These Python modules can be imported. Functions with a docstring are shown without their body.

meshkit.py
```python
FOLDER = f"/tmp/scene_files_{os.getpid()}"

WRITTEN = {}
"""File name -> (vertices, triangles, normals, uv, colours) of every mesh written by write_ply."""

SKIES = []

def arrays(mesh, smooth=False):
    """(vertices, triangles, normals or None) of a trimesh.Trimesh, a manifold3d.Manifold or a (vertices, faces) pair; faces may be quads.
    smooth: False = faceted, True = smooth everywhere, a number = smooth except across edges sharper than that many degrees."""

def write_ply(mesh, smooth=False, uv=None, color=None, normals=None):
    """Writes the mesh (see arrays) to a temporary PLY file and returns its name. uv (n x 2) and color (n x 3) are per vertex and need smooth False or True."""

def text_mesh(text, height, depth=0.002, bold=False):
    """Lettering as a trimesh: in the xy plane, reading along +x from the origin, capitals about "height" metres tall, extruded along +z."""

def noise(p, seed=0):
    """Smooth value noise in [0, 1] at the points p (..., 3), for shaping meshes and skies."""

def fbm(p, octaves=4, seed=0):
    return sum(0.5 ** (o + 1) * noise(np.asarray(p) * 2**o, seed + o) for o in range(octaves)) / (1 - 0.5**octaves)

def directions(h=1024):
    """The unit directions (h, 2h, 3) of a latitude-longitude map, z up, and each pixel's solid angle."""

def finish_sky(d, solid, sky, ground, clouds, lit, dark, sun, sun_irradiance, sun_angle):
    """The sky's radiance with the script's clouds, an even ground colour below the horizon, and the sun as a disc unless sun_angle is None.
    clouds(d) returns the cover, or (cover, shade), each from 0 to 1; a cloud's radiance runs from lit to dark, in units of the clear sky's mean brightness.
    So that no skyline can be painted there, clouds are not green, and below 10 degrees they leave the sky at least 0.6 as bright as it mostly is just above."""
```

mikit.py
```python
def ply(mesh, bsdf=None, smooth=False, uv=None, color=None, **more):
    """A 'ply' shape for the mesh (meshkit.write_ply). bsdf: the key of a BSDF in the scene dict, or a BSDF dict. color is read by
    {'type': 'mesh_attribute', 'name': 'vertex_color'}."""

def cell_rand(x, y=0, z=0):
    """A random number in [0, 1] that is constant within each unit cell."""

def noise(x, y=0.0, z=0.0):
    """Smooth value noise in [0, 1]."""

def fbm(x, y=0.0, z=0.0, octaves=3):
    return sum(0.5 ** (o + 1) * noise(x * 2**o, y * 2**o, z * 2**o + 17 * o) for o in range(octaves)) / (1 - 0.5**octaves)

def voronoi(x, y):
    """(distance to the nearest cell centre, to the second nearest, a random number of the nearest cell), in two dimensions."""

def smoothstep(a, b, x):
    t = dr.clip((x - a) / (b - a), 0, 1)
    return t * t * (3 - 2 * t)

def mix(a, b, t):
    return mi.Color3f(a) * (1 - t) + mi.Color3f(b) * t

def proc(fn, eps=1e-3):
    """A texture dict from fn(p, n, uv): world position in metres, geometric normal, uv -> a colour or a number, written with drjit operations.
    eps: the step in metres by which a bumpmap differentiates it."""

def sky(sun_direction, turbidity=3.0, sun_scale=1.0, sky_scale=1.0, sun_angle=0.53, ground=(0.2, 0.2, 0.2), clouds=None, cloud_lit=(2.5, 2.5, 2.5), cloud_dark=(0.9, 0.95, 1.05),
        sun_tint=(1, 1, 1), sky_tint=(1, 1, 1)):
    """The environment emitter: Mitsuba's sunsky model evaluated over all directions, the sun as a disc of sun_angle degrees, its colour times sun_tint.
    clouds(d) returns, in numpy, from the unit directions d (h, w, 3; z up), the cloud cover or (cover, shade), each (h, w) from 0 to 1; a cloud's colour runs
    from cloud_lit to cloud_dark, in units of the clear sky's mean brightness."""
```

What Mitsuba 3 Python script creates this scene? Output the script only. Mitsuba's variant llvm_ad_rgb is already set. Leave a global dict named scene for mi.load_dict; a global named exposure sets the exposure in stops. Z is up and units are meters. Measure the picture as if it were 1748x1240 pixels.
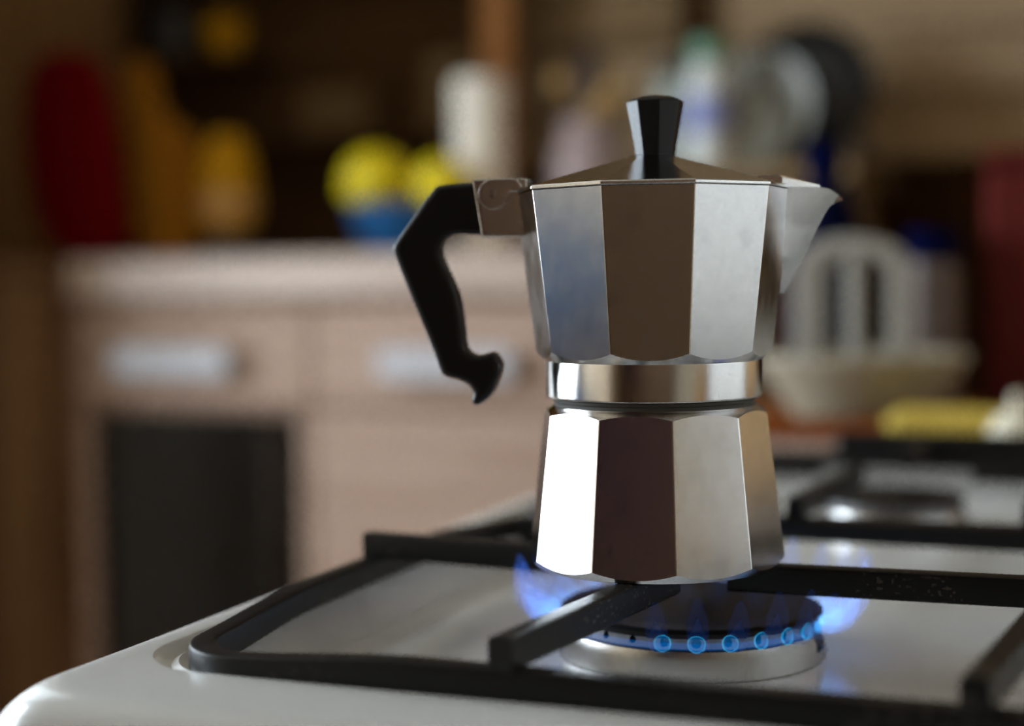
import math
import numpy as np
import trimesh
import shapely
import shapely.geometry as sg
import manifold3d as m3
import drjit as dr
import mitsuba as mi
import mikit
import meshkit
from scipy.spatial import Delaunay

T = mi.ScalarTransform4f
scene, labels = {}, {}
rng = np.random.default_rng(7)
PI = math.pi

# World: x to the right along the stove's front edge, y towards the back wall, z up; the tops of the pan
# support's arms lie Z0 above the room's floor. The helpers below take z relative to that height.
Z0 = 0.94
PSI = math.radians(16.3)          # the pot's own axes are turned by this against the stove

# ------------------------------------------------------------------ camera
cam_p = np.array([0.1362, -0.5061, 0.0925 + Z0])
_fw = np.array([-0.09232555, 0.99439738, -0.05147664])      # in the pot's axes
_up = np.array([0.0079613, 0.05243299, 0.99859271])


def turn(v):
    v = np.asarray(v, float)
    c, s = math.cos(PSI), math.sin(PSI)
    return np.stack([v[..., 0] * c - v[..., 1] * s, v[..., 0] * s + v[..., 1] * c, v[..., 2]], -1)


fw, up = turn(_fw), turn(_up)
scene["camera"] = {
    "type": "thinlens", "fov": math.degrees(2 * math.atan(874 / 2604.0)), "fov_axis": "x",
    "aperture_radius": 0.0078, "focus_distance": 0.468,
    "to_world": T().look_at(origin=cam_p.tolist(), target=(cam_p + fw).tolist(), up=up.tolist()),
}
exposure = -0.3

# ------------------------------------------------------------------ daylight: the glowing window of the left wall
WINDOW = dict(x=-1.95, y0=-0.62, y1=0.84, z0=0.80, z1=2.02)
DAYLIGHT = (12.7, 14.6, 16.3)
FLAME = 1.0

# ------------------------------------------------------------------ materials


def rgb(*c):
    return {"type": "rgb", "value": [float(x) for x in (c if len(c) == 3 else c[0])]}


def lin(r, g, b):
    """A colour given as 8-bit sRGB."""
    f = lambda x: (x / 12.92 if x <= 0.04045 else ((x + 0.055) / 1.055) ** 2.4)
    return tuple(f(x / 255.0) for x in (r, g, b))


def mat(name, color, rough=0.5, metallic=0.0, spec=0.5, clearcoat=0.0, ccg=0.9):
    c = color if isinstance(color, dict) else rgb(color)
    if spec == 0:
        scene[name] = {"type": "twosided", "bsdf": {"type": "diffuse", "reflectance": c}}
        return name
    b = {"type": "principled", "base_color": c, "roughness": rough, "metallic": metallic, "specular": spec}
    if clearcoat:
        b["clearcoat"], b["clearcoat_gloss"] = clearcoat, ccg
    scene[name] = {"type": "twosided", "bsdf": b}
    return name


def wood(name, a, b, along="x", rough=0.45, scale=1.0, spec=0.4):
    def fn(p, n, uv):
        x, y, z = p.x * scale, p.y * scale, p.z * scale
        if along == "x":
            g = mikit.fbm(x * 5 + z * 2, y * 60, z * 75, 3)
        else:
            g = mikit.fbm(x * 75, y * 60, z * 5 + x * 2, 3)
        return mikit.mix(a, b, mikit.smoothstep(0.25, 0.75, g))
    return mat(name, mikit.proc(fn), rough, spec=spec)


def alu_alpha(p, n, uv):
    return 0.034 + 0.04 * mikit.fbm(p.x * 260, p.y * 260, p.z * 120, 3)


def alu_tint(p, n, uv):
    g = mikit.fbm(p.x * 420 + 3, p.y * 420, p.z * 300, 3)
    s = mikit.smoothstep(0.62, 0.75, mikit.fbm(p.x * 160 + 9, p.y * 160, p.z * 110, 3))
    return mikit.mix((0.80, 0.80, 0.795), (0.88, 0.88, 0.875), g) * (1 - 0.10 * s)


scene["aluminium"] = {"type": "twosided", "bsdf": {"type": "roughconductor", "material": "Al", "distribution": "beckmann",
                      "alpha": mikit.proc(alu_alpha), "specular_reflectance": mikit.proc(alu_tint)}}
scene["aluminium_smooth"] = {"type": "twosided", "bsdf": {"type": "roughconductor", "material": "Al", "distribution": "beckmann", "alpha": 0.05, "specular_reflectance": rgb(0.84, 0.835, 0.82)}}
scene["aluminium_rough"] = {"type": "twosided", "bsdf": {"type": "roughconductor", "material": "Al", "distribution": "beckmann", "alpha": 0.13, "specular_reflectance": rgb(0.60, 0.59, 0.57)}}
scene["crown_metal"] = {"type": "twosided", "bsdf": {"type": "roughconductor", "material": "Al", "distribution": "beckmann", "alpha": 0.32, "specular_reflectance": rgb(0.22, 0.22, 0.23)}}
scene["steel"] = {"type": "twosided", "bsdf": {"type": "roughconductor", "distribution": "beckmann", "alpha": 0.25, "specular_reflectance": rgb(0.72, 0.73, 0.76)}}
mat("brushed_handle", (0.50, 0.49, 0.51), 0.6, metallic=0.2)
mat("bakelite", (0.011, 0.011, 0.012), 0.32, spec=0.3)
mat("gasket", (0.06, 0.058, 0.05), 0.7)
mat("soot_dark", (0.004, 0.004, 0.004), 0.9, spec=0.1)


def enamel_fn(p, n, uv):
    speck = mikit.smoothstep(0.74, 0.80, mikit.noise(p.x * 620, p.y * 620, p.z * 620)) * mikit.smoothstep(0.55, 0.75, mikit.fbm(p.x * 31, p.y * 31, p.z * 31, 2))
    return mikit.mix((0.655, 0.66, 0.648), (0.46, 0.42, 0.37), 0.35 * speck)


mat("white_enamel", mikit.proc(enamel_fn), 0.18, spec=0.5, clearcoat=0.6, ccg=0.95)


def iron_fn(p, n, uv):
    dust = mikit.smoothstep(0.70, 0.78, mikit.noise(p.x * 900, p.y * 900, p.z * 900)) * mikit.smoothstep(0.5, 0.72, mikit.fbm(p.x * 45, p.y * 45, p.z * 45, 2))
    return mikit.mix((0.007, 0.007, 0.007), (0.16, 0.13, 0.10), 0.35 * dust)


mat("black_iron", mikit.proc(iron_fn), 0.38, spec=0.22)
mat("cap_enamel", (0.007, 0.006, 0.006), 0.4, spec=0.2)

wood("beige_wood", lin(172, 145, 128), lin(190, 164, 147), "x", 0.5, spec=0)
wood("beige_top", lin(182, 160, 145), lin(200, 180, 165), "x", 0.42)
wood("panel_wood", lin(150, 112, 72), lin(176, 136, 92), "z", 0.5, spec=0)
wood("brown_wood", lin(108, 80, 54), lin(130, 98, 68), "z", 0.5, spec=0)
wood("dark_wood", lin(66, 46, 28), lin(92, 66, 42), "x", 0.5, spec=0)
wood("post_wood", lin(150, 100, 58), lin(178, 124, 78), "z", 0.5, spec=0)
wood("amber_wood", lin(144, 90, 22), lin(166, 108, 34), "z", 0.5, spec=0)
wood("plank_a", lin(148, 124, 92), lin(172, 146, 112), "x", 0.6, spec=0)
wood("plank_b", lin(128, 106, 78), lin(156, 132, 100), "x", 0.6, spec=0)
wood("plank_c", lin(160, 136, 108), lin(184, 160, 128), "x", 0.6, spec=0)
wood("wainscot", lin(48, 30, 16), lin(70, 46, 26), "z", 0.55, spec=0)
wood("counter_wood", lin(140, 84, 48), lin(168, 110, 72), "x", 0.4, spec=0)
wood("orange_wood", lin(176, 132, 84), lin(196, 152, 104), "z", 0.5, spec=0)
wood("red_brown_wood", lin(116, 58, 22), lin(136, 74, 34), "x", 0.5, spec=0)
wood("tan_wood", lin(186, 150, 106), lin(204, 170, 126), "z", 0.5)
wood("plum_wood", lin(104, 82, 102), lin(120, 96, 112), "z", 0.5, spec=0)
wood("door_wood", lin(154, 128, 110), lin(172, 144, 122), "z", 0.5, spec=0)
wood("drawer_wood", lin(136, 112, 90), lin(154, 130, 106), "x", 0.5, spec=0)
scene["oven_glass"] = {"type": "thindielectric", "int_ior": 1.45}
mat("oven_inside", lin(44, 36, 28), 0.7, spec=0)
mat("red_paint", (0.16, 0.003, 0.004), 0.6, spec=0)
mat("red_brown_tin", lin(92, 38, 34), 0.5, spec=0)
mat("amber_jar", lin(196, 140, 8), 0.5, spec=0.15)
mat("amber_pale", lin(196, 146, 76), 0.45)
mat("black_plastic", (0.012, 0.012, 0.012), 0.35)
mat("lemon_skin", lin(236, 212, 6), 0.42)
mat("blue_glaze", lin(16, 86, 140), 0.2, spec=0.5)
mat("candle_wax", lin(248, 240, 224), 0.5)
mat("lilac_glaze", lin(164, 144, 142), 0.4)
mat("dry_flower", lin(176, 142, 88), 0.8)
mat("grey_cloth", lin(104, 92, 90), 0.85)
mat("white_plastic", lin(214, 218, 214), 0.4)
mat("green_cap", lin(92, 142, 112), 0.4)
mat("blue_print", lin(142, 150, 200), 0.5)
mat("grey_glaze", lin(138, 138, 128), 0.25, spec=0.5)
mat("milky_glass", lin(150, 156, 146), 0.3)
mat("navy_plastic", lin(14, 17, 46), 0.6, spec=0)
mat("blue_lid", lin(8, 13, 48), 0.5, spec=0)
mat("spice", lin(92, 76, 68), 0.45)
mat("cream_weave", lin(156, 148, 128), 0.6)
mat("white_wire", lin(160, 156, 146), 0.5)
mat("yellow_cloth", lin(196, 172, 72), 0.85)
mat("napkin_cloth", lin(176, 152, 140), 0.9, spec=0)
mat("carton", lin(112, 90, 62), 0.8, spec=0)
mat("garlic", lin(226, 220, 196), 0.6)
mat("fridge_white", (0.91, 0.895, 0.85), 0.5)
mat("wall_beige", lin(214, 190, 160), 0.85, spec=0.2)
mat("wall_white", (0.70, 0.68, 0.63), 0.9, spec=0.2)
mat("wall_brown", lin(104, 80, 56), 0.85, spec=0.2)
mat("wall_tan", lin(204, 188, 162), 0.85, spec=0)
mat("ceiling_paint", (0.50, 0.45, 0.37), 0.9, spec=0.2)
mat("table_blue", lin(50, 77, 106), 0.5, spec=0)
mat("beige_cupboard", lin(206, 186, 160), 0.6, spec=0)
mat("frame_white", (0.8, 0.8, 0.78), 0.5)


def floor_fn(p, n, uv):
    g = mikit.cell_rand(dr.floor(p.x / 0.3), dr.floor(p.y / 0.3), 0)
    m = mikit.fbm(p.x * 9, p.y * 9, 0, 3)
    return mikit.mix((0.22, 0.16, 0.11), (0.30, 0.23, 0.17), 0.5 * g + 0.5 * m)


mat("floor_tile", mikit.proc(floor_fn), 0.35)

# ------------------------------------------------------------------ mesh helpers


def numbered(key):
    if key not in scene and key not in labels:
        return key
    i = 1
    while f"{key}_{i:03d}" in scene or f"{key}_{i:03d}" in labels:
        i += 1
    return f"{key}_{i:03d}"


def tri(mesh):
    if hasattr(mesh, "to_mesh"):
        m = mesh.to_mesh()
        return trimesh.Trimesh(m.vert_properties[:, :3], m.tri_verts, process=False)
    return mesh


def place(mesh, M=None, dz=Z0):
    mesh = tri(mesh).copy()
    if M is not None:
        mesh.apply_transform(M)
    mesh.apply_translation([0, 0, dz])
    return mesh


def obj(key, mesh, bsdf, smooth=30, M=None, label=None, cat=None, group=None, kind=None, **more):
    key = numbered(key)
    scene[key] = mikit.ply(place(mesh, M), bsdf, smooth=smooth, **more)
    tag(key, label, cat, group, kind)
    return key


def tag(key, label=None, cat=None, group=None, kind=None):
    d = {k: v for k, v in (("label", label), ("category", cat), ("group", group), ("kind", kind)) if v}
    if d:
        labels[key] = d


def thing(name, label, cat, group=None):
    key = numbered(name)
    tag(key, label, cat, group)
    return key


def cat_mesh(ms):
    return trimesh.util.concatenate([tri(m) for m in ms])


def cbox(x0, x1, y0, y1, z0, z1, c=0.002):
    """A box with chamfered edges."""
    c = min(c, 0.45 * (x1 - x0), 0.45 * (y1 - y0), 0.45 * (z1 - z0))
    P = []
    for sx, X in ((1, x0), (-1, x1)):
        for sy, Y in ((1, y0), (-1, y1)):
            for sz, Z in ((1, z0), (-1, z1)):
                P += [(X, Y + sy * c, Z + sz * c), (X + sx * c, Y, Z + sz * c), (X + sx * c, Y + sy * c, Z)]
    return trimesh.Trimesh(np.array(P)).convex_hull


def loft(rings, cap0=True, cap1=True):
    rings = [np.asarray(r, float) for r in rings]
    k, n = len(rings), len(rings[0])
    V = np.vstack(rings)
    F = []
    i = np.arange(n)
    j = (i + 1) % n
    for a in range(k - 1):
        A, B = a * n, (a + 1) * n
        F += [np.stack([A + i, A + j, B + j], 1), np.stack([A + i, B + j, B + i], 1)]
    if cap0:
        V = np.vstack([V, rings[0].mean(0)])
        F.append(np.stack([np.full(n, len(V) - 1), j, i], 1))
    if cap1:
        V = np.vstack([V, rings[-1].mean(0)])
        F.append(np.stack([np.full(n, len(V) - 1), (k - 1) * n + i, (k - 1) * n + j], 1))
    return trimesh.Trimesh(V, np.vstack(F), process=False)


def lathe(profile, n=64):
    """profile: (r, z) going up the outside (and down the inside of a vessel); ends close on the axis."""
    a = np.arange(n) * 2 * PI / n
    rings = [np.stack([max(r, 1e-6) * np.cos(a), max(r, 1e-6) * np.sin(a), np.full(n, z)], 1) for r, z in profile]
    return loft(rings, True, True)


def at(mesh, x, y, z=0.0):
    m = tri(mesh).copy()
    m.apply_translation([x, y, z])
    return m


def rot(mesh, deg, axis, about=(0, 0, 0)):
    m = tri(mesh).copy()
    m.apply_transform(trimesh.transformations.rotation_matrix(math.radians(deg), axis, about))
    return m


def sweep(path, prof, up=(0, 0, 1), closed=False, scale=None):
    """prof: (side, height) pairs counter-clockwise when seen along the path; side is to the left of the path."""
    path = np.asarray(path, float)
    n = len(path)
    if closed:
        t = np.roll(path, -1, 0) - np.roll(path, 1, 0)
    else:
        t = np.gradient(path, axis=0)
    t /= np.linalg.norm(t, axis=1, keepdims=True)
    up = np.broadcast_to(np.asarray(up, float), t.shape)
    side = np.cross(up, t)
    side /= np.linalg.norm(side, axis=1, keepdims=True)
    u = np.cross(t, side)
    prof = np.asarray(prof, float)
    s = np.ones(n) if scale is None else np.asarray(scale, float)
    rings = [path[i] + s[i] * (prof[:, :1] * side[i] + prof[:, 1:] * u[i]) for i in range(n)]
    # orientation: outwards
    m = loft(rings + [rings[0]] if closed else rings, not closed, not closed)
    if m.volume < 0:
        m.invert()
    return m


def circle(r, n=16):
    a = np.arange(n) * 2 * PI / n
    return np.stack([r * np.cos(a), r * np.sin(a)], 1)


def rrect(w, h, c, k=3):
    P = []
    for sx, sy, a0 in ((1, 1, 0), (-1, 1, 90), (-1, -1, 180), (1, -1, 270)):
        for a in np.linspace(a0, a0 + 90, k + 1):
            P.append((sx * (w / 2 - c) + c * math.cos(math.radians(a)), sy * (h / 2 - c) + c * math.sin(math.radians(a))))
    return np.array(P)


def chaikin(P, times=2, closed=True):
    P = np.asarray(P, float)
    for _ in range(times):
        Q = np.roll(P, -1, 0)
        N = np.empty((2 * len(P), P.shape[1]))
        N[0::2], N[1::2] = 0.75 * P + 0.25 * Q, 0.25 * P + 0.75 * Q
        if not closed:
            N = np.vstack([P[:1], N[:-2], P[-1:]])
        P = N
    return P


def inflate(outline, t, r, step=0.0012):
    """A slab of thickness t in the (u, v) plane with the given outline, its edges rounded with radius r. Returns vertices (u, w, v), w across."""
    poly = sg.Polygon(outline).buffer(0)
    if poly.geom_type != "Polygon":
        poly = max(poly.geoms, key=lambda g: g.area)

    def along(line, d):
        k = max(8, int(line.length / d))
        return [line.interpolate(i / k, normalized=True).coords[0] for i in range(k)]

    pts, dist = [], []
    for d in (0.0, 0.12 * r, 0.3 * r, 0.6 * r, r):
        g = poly.buffer(-d)
        for q in (g.geoms if hasattr(g, "geoms") else [g]):
            if not q.is_empty:
                c = along(q.exterior, step)
                pts += c
                dist += [d] * len(c)
    x0, y0, x1, y1 = poly.bounds
    inner = poly.buffer(-1.5 * r)
    g = [(x, y) for x in np.arange(x0, x1, 4 * step) for y in np.arange(y0, y1, 4 * step)]
    g = [q for q in g if inner.contains(sg.Point(q))]
    pts += g
    dist += [r] * len(g)
    pts, dist = np.array(pts), np.array(dist)
    tr = Delaunay(pts).simplices
    cen = pts[tr].mean(1)
    ok = shapely.contains_xy(poly, cen[:, 0], cen[:, 1])
    tr = tr[ok]
    e1, e2 = pts[tr[:, 1]] - pts[tr[:, 0]], pts[tr[:, 2]] - pts[tr[:, 0]]
    ar = e1[:, 0] * e2[:, 1] - e1[:, 1] * e2[:, 0]
    tr = tr[np.abs(ar) > 1e-13]
    ar = ar[np.abs(ar) > 1e-13]
    tr[ar < 0] = tr[ar < 0][:, ::-1]
    w = t / 2 - r + np.sqrt(np.maximum(r * r - (r - dist) ** 2, 0))
    n = len(pts)
    A = np.stack([pts[:, 0], -w, pts[:, 1]], 1)      # faces -w
    B = np.stack([pts[:, 0], w, pts[:, 1]], 1)
    edges = np.vstack([tr[:, [0, 1]], tr[:, [1, 2]], tr[:, [2, 0]]])
    have = {tuple(e) for e in edges.tolist()}
    bd = np.array([e for e in have if (e[1], e[0]) not in have])
    F = np.vstack([tr, tr[:, ::-1] + n, np.stack([bd[:, 1], bd[:, 0], bd[:, 0] + n], 1), np.stack([bd[:, 1], bd[:, 0] + n, bd[:, 1] + n], 1)])
    return trimesh.Trimesh(np.vstack([A, B]), F, process=False)


def man(mesh):
    m = tri(mesh)
    m = trimesh.Trimesh(m.vertices, m.faces)
    return m3.Manifold(m3.Mesh(np.asarray(m.vertices, np.float32), np.asarray(m.faces, np.uint32)))


def ngon(n, R, off, z, rnd, k=4):
    """A regular polygon with rounded corners; off: azimuth of the first corner, 0 towards -y, growing towards +x."""
    out = []
    ext = PI / n          # half the turn at a corner
    for i in range(n):
        a = math.radians(off) + i * 2 * PI / n
        c = R - rnd / math.cos(ext)
        for t in np.linspace(-ext, ext, k + 1):
            out.append((c * math.sin(a) + rnd * math.sin(a + t), -(c * math.cos(a) + rnd * math.cos(a + t)), z))
    return np.array(out)


# ------------------------------------------------------------------ the room
def struct(key, mesh, bsdf, smooth=False, **k):
    return obj(key, place(mesh, dz=-Z0) if True else mesh, bsdf, smooth, kind="structure", **k)


RX0, RX1, RY0, RY1, RH = -1.95, 1.5, -2.5, 1.80, 2.6
struct("floor", cbox(RX0 - .1, RX1 + .1, RY0 - .1, RY1 + .1, -0.1, 0.0, 0.001), "floor_tile")
struct("ceiling", cbox(RX0 - .1, RX1 + .1, RY0 - .1, RY1 + .1, RH, RH + 0.1, 0.001), "ceiling_paint")
struct("wall_right", cbox(RX1, RX1 + .1, RY0 - .1, RY1 + .1, 0, RH, 0.001), "wall_tan")
struct("wall_front", cbox(RX0, RX1, RY0 - .1, RY0, 0, RH, 0.001), "wall_beige")
wb = struct("wall_back", cbox(RX0, RX1, RY1, RY1 + .1, 0, RH, 0.001), "wall_brown")
W = WINDOW
struct("wall_left", cat_mesh([
    cbox(RX0 - .1, RX0, RY0, W["y0"], 0, RH, 0.001), cbox(RX0 - .1, RX0, W["y1"], RY1, 0, RH, 0.001),
    cbox(RX0 - .1, RX0, W["y0"], W["y1"], 0, W["z0"], 0.001), cbox(RX0 - .1, RX0, W["y0"], W["y1"], W["z1"], RH, 0.001)]), "wall_white")
# the window: a white frame with two casements whose panes glow with daylight
wx = RX0 - 0.05
ym = 0.5 * (W["y0"] + W["y1"])
fr = 0.045
scene["window_1"] = mikit.ply(cat_mesh([
    cbox(wx - .03, wx + .03, W["y0"], W["y0"] + fr, W["z0"], W["z1"]), cbox(wx - .03, wx + .03, W["y1"] - fr, W["y1"], W["z0"], W["z1"]),
    cbox(wx - .03, wx + .03, W["y0"] + fr, W["y1"] - fr, W["z0"], W["z0"] + fr), cbox(wx - .03, wx + .03, W["y0"] + fr, W["y1"] - fr, W["z1"] - fr, W["z1"]),
    cbox(wx - .03, wx + .03, ym - .03, ym + .03, W["z0"] + fr, W["z1"] - fr)]), "frame_white")
tag("window_1", "white framed window of two casements in the left wall", kind="structure")
for a, b in ((W["y0"] + fr, ym - .03), (ym + .03, W["y1"] - fr)):
    V = np.array([[wx, a, W["z0"] + fr], [wx, b, W["z0"] + fr], [wx, b, W["z1"] - fr], [wx, a, W["z1"] - fr]])
    key = numbered("window_1__pane")
    scene[key] = mikit.ply(trimesh.Trimesh(V, [[0, 1, 2], [0, 2, 3]], process=False), "frame_white", emitter={"type": "area", "radiance": rgb(DAYLIGHT)})
# boards of the back wall
row_h, bz = 0.094, 0.262
for r in range(10):
    z0 = bz + r * row_h
    x = RX0 + 0.02 + 0.31 * (r % 3)
    edges = [RX0 + 0.002] + [v for v in np.arange(x, RX1, 0.86)] + [RX1 - 0.002]
    edges = sorted(set(round(float(v), 4) for v in edges))
    for a, b in zip(edges[:-1], edges[1:]):
        if b - a < 0.05:
            continue
        d = 0.016 + 0.006 * rng.random()
        obj("wall_back__board", cbox(a + .001, b - .001, RY1 - d, RY1, z0 + .002, z0 + row_h - .002, 0.003), f"plank_{'abc'[int(rng.integers(3))]}", False)
for a in np.arange(RX0 + .002, -1.30, 0.115):
    obj("wall_back__panel", cbox(a + .001, a + .114, RY1 - .030, RY1 - .0225, 0.05, 1.19, 0.002), "panel_wood", False)
for a in np.arange(RX0 + .002, RX1 - .1, 0.23):
    obj("wall_back__panel", cbox(a + .001, min(a + .229, RX1 - .002), RY1 - .014, RY1, -Z0 + .002, bz - .012, 0.004), "wainscot", False)
obj("wall_back__panel_cap", cbox(RX0 + .002, RX1 - .002, RY1 - .03, RY1, bz - .012, bz, 0.003), "wainscot", False)

# ------------------------------------------------------------------ the stove
INNER = dict(x0=-0.1345, x1=0.3435, y0=-0.141, y1=0.412)


def rounded_rect(x0, x1, y0, y1, rc, z, k=10, m=24):
    P = []
    for cx, cy, a0 in ((x1 - rc, y1 - rc, 0), (x0 + rc, y1 - rc, 90), (x0 + rc, y0 + rc, 180), (x1 - rc, y0 + rc, 270)):
        for a in np.linspace(a0, a0 + 90, k + 1):
            P.append((cx + rc * math.cos(math.radians(a)), cy + rc * math.sin(math.radians(a)), z))
    P = np.array(P)
    # points along the straight sides too
    out = []
    for i in range(len(P)):
        out.append(P[i])
        j = (i + 1) % len(P)
        if np.linalg.norm(P[j] - P[i]) > 0.05:
            out += [P[i] + (P[j] - P[i]) * q / m for q in range(1, m)]
    return np.array(out)


def hob_mesh():
    rings = []
    ox0, ox1, oy0, oy1 = -0.156, 0.366, -0.1865, 0.43
    rings.append(rounded_rect(ox0 + .004, ox1 - .004, oy0 + .004, oy1 - .004, 0.022, -0.118))
    rings.append(rounded_rect(ox0, ox1, oy0, oy1, 0.024, -0.112))
    for a in np.linspace(0, 90, 13):
        f, s = 1 - math.cos(math.radians(a)), 1 - math.sin(math.radians(a))
        rings.append(rounded_rect(ox0 + .016 * f, ox1 - .016 * f, oy0 + .019 * f, oy1 - .012 * f, 0.024 - .004 * f, -0.0165 - 0.019 * s))
    I = INNER
    D = 0.0178
    rings.append(rounded_rect(I["x0"], I["x1"], I["y0"], I["y1"], 0.028, -0.0165))
    for t in np.linspace(0.04, 1, 16):
        e = 0.022 * t
        z = -0.0165 - D * (t * t * (3 - 2 * t))
        if t < 0.2:
            z = min(z, -0.0165 - 0.020 * t)
        rings.append(rounded_rect(I["x0"] + e, I["x1"] - e, I["y0"] + e, I["y1"] - e, 0.028 + .3 * e, z))
    return loft(rings, False, True)


st = thing("gas_stove", "white enamelled gas stove with rounded front edge and recessed hob", "stove")
obj(st + "__hob", hob_mesh(), "white_enamel", 40)
obj(st + "__body", cbox(-0.146, 0.356, -0.176, 0.424, -Z0 + 0.03, -0.121, 0.004), "white_enamel", False)
obj(st + "__lid_hinge_strip", cbox(-0.02, 0.345, 0.4135, 0.4275, -0.0175, 0.0015, 0.002), "black_iron", False)
for x in (-0.12, 0.33):
    for y in (-0.15, 0.40):
        obj(st + "__leg", at(lathe([(0, -Z0), (.016, -Z0), (.016, -Z0 + .034), (0, -Z0 + .034)], 24), x, y), "black_plastic")
for x in (-0.10, 0.0, 0.105, 0.21, 0.31):
    k = rot(lathe([(0, 0), (.019, 0), (.017, .02), (.015, .022), (0, .022)], 32), 90, (1, 0, 0))
    obj(st + "__control_knob", at(k, x, -0.176, -0.19), "black_plastic")
obj(st + "__oven_door", cbox(-0.13, 0.34, -0.196, -0.178, -0.78, -0.26, 0.004), "white_enamel", False)
obj(st + "__oven_door__handle", cbox(-0.09, 0.30, -0.226, -0.21, -0.30, -0.282, 0.004), "steel", False)

# ---- pan supports
BAR = rrect(0.0082, 0.0090, 0.0014, 2)


def dip(d, L=0.09, amount=0.0042):
    t = np.clip(1 - d / L, 0, 1)
    return amount * t * t * (3 - 2 * t)


def frame_path(x0, x1, y0, y1, rc=0.020, zc=-0.0130):
    P = rounded_rect(x0, x1, y0, y1, rc, zc, k=8, m=30)
    c = np.array([[x0, y0], [x1, y0], [x1, y1], [x0, y1]])
    d = np.abs(P[:, None, :2] - c[None])
    # the frame comes down to its corners: in a short bend along its long bars, in a long one along its side bars
    e = np.maximum(np.min(d[:, :, 0] / 0.062 + d[:, :, 1] / 0.066, axis=1) - 0.22, 0)
    P[:, 2] -= dip(e, 1.0, 0.0031)
    # its side bars bow outwards a little
    v = np.clip((P[:, 1] - y0) / (y1 - y0), 0, 1)
    P[:, 0] += 0.006 * 4 * v * (1 - v) * np.where(P[:, 0] < 0.5 * (x0 + x1) - 0.15, -1, np.where(P[:, 0] > 0.5 * (x0 + x1) + 0.15, 1, 0)) * np.clip((np.abs(P[:, 0] - 0.5 * (x0 + x1)) - 0.15) / 0.04, 0, 1)
    return P


ARM = rrect(0.0072, 0.0094, 0.0012, 2)


def arm(a, b, top=0.0):
    z = top - 0.0047
    t = np.linspace(0, 1, 5)[:, None]
    return sweep(np.array([*a, z]) * (1 - t) + np.array([*b, z]) * t, ARM)


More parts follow.
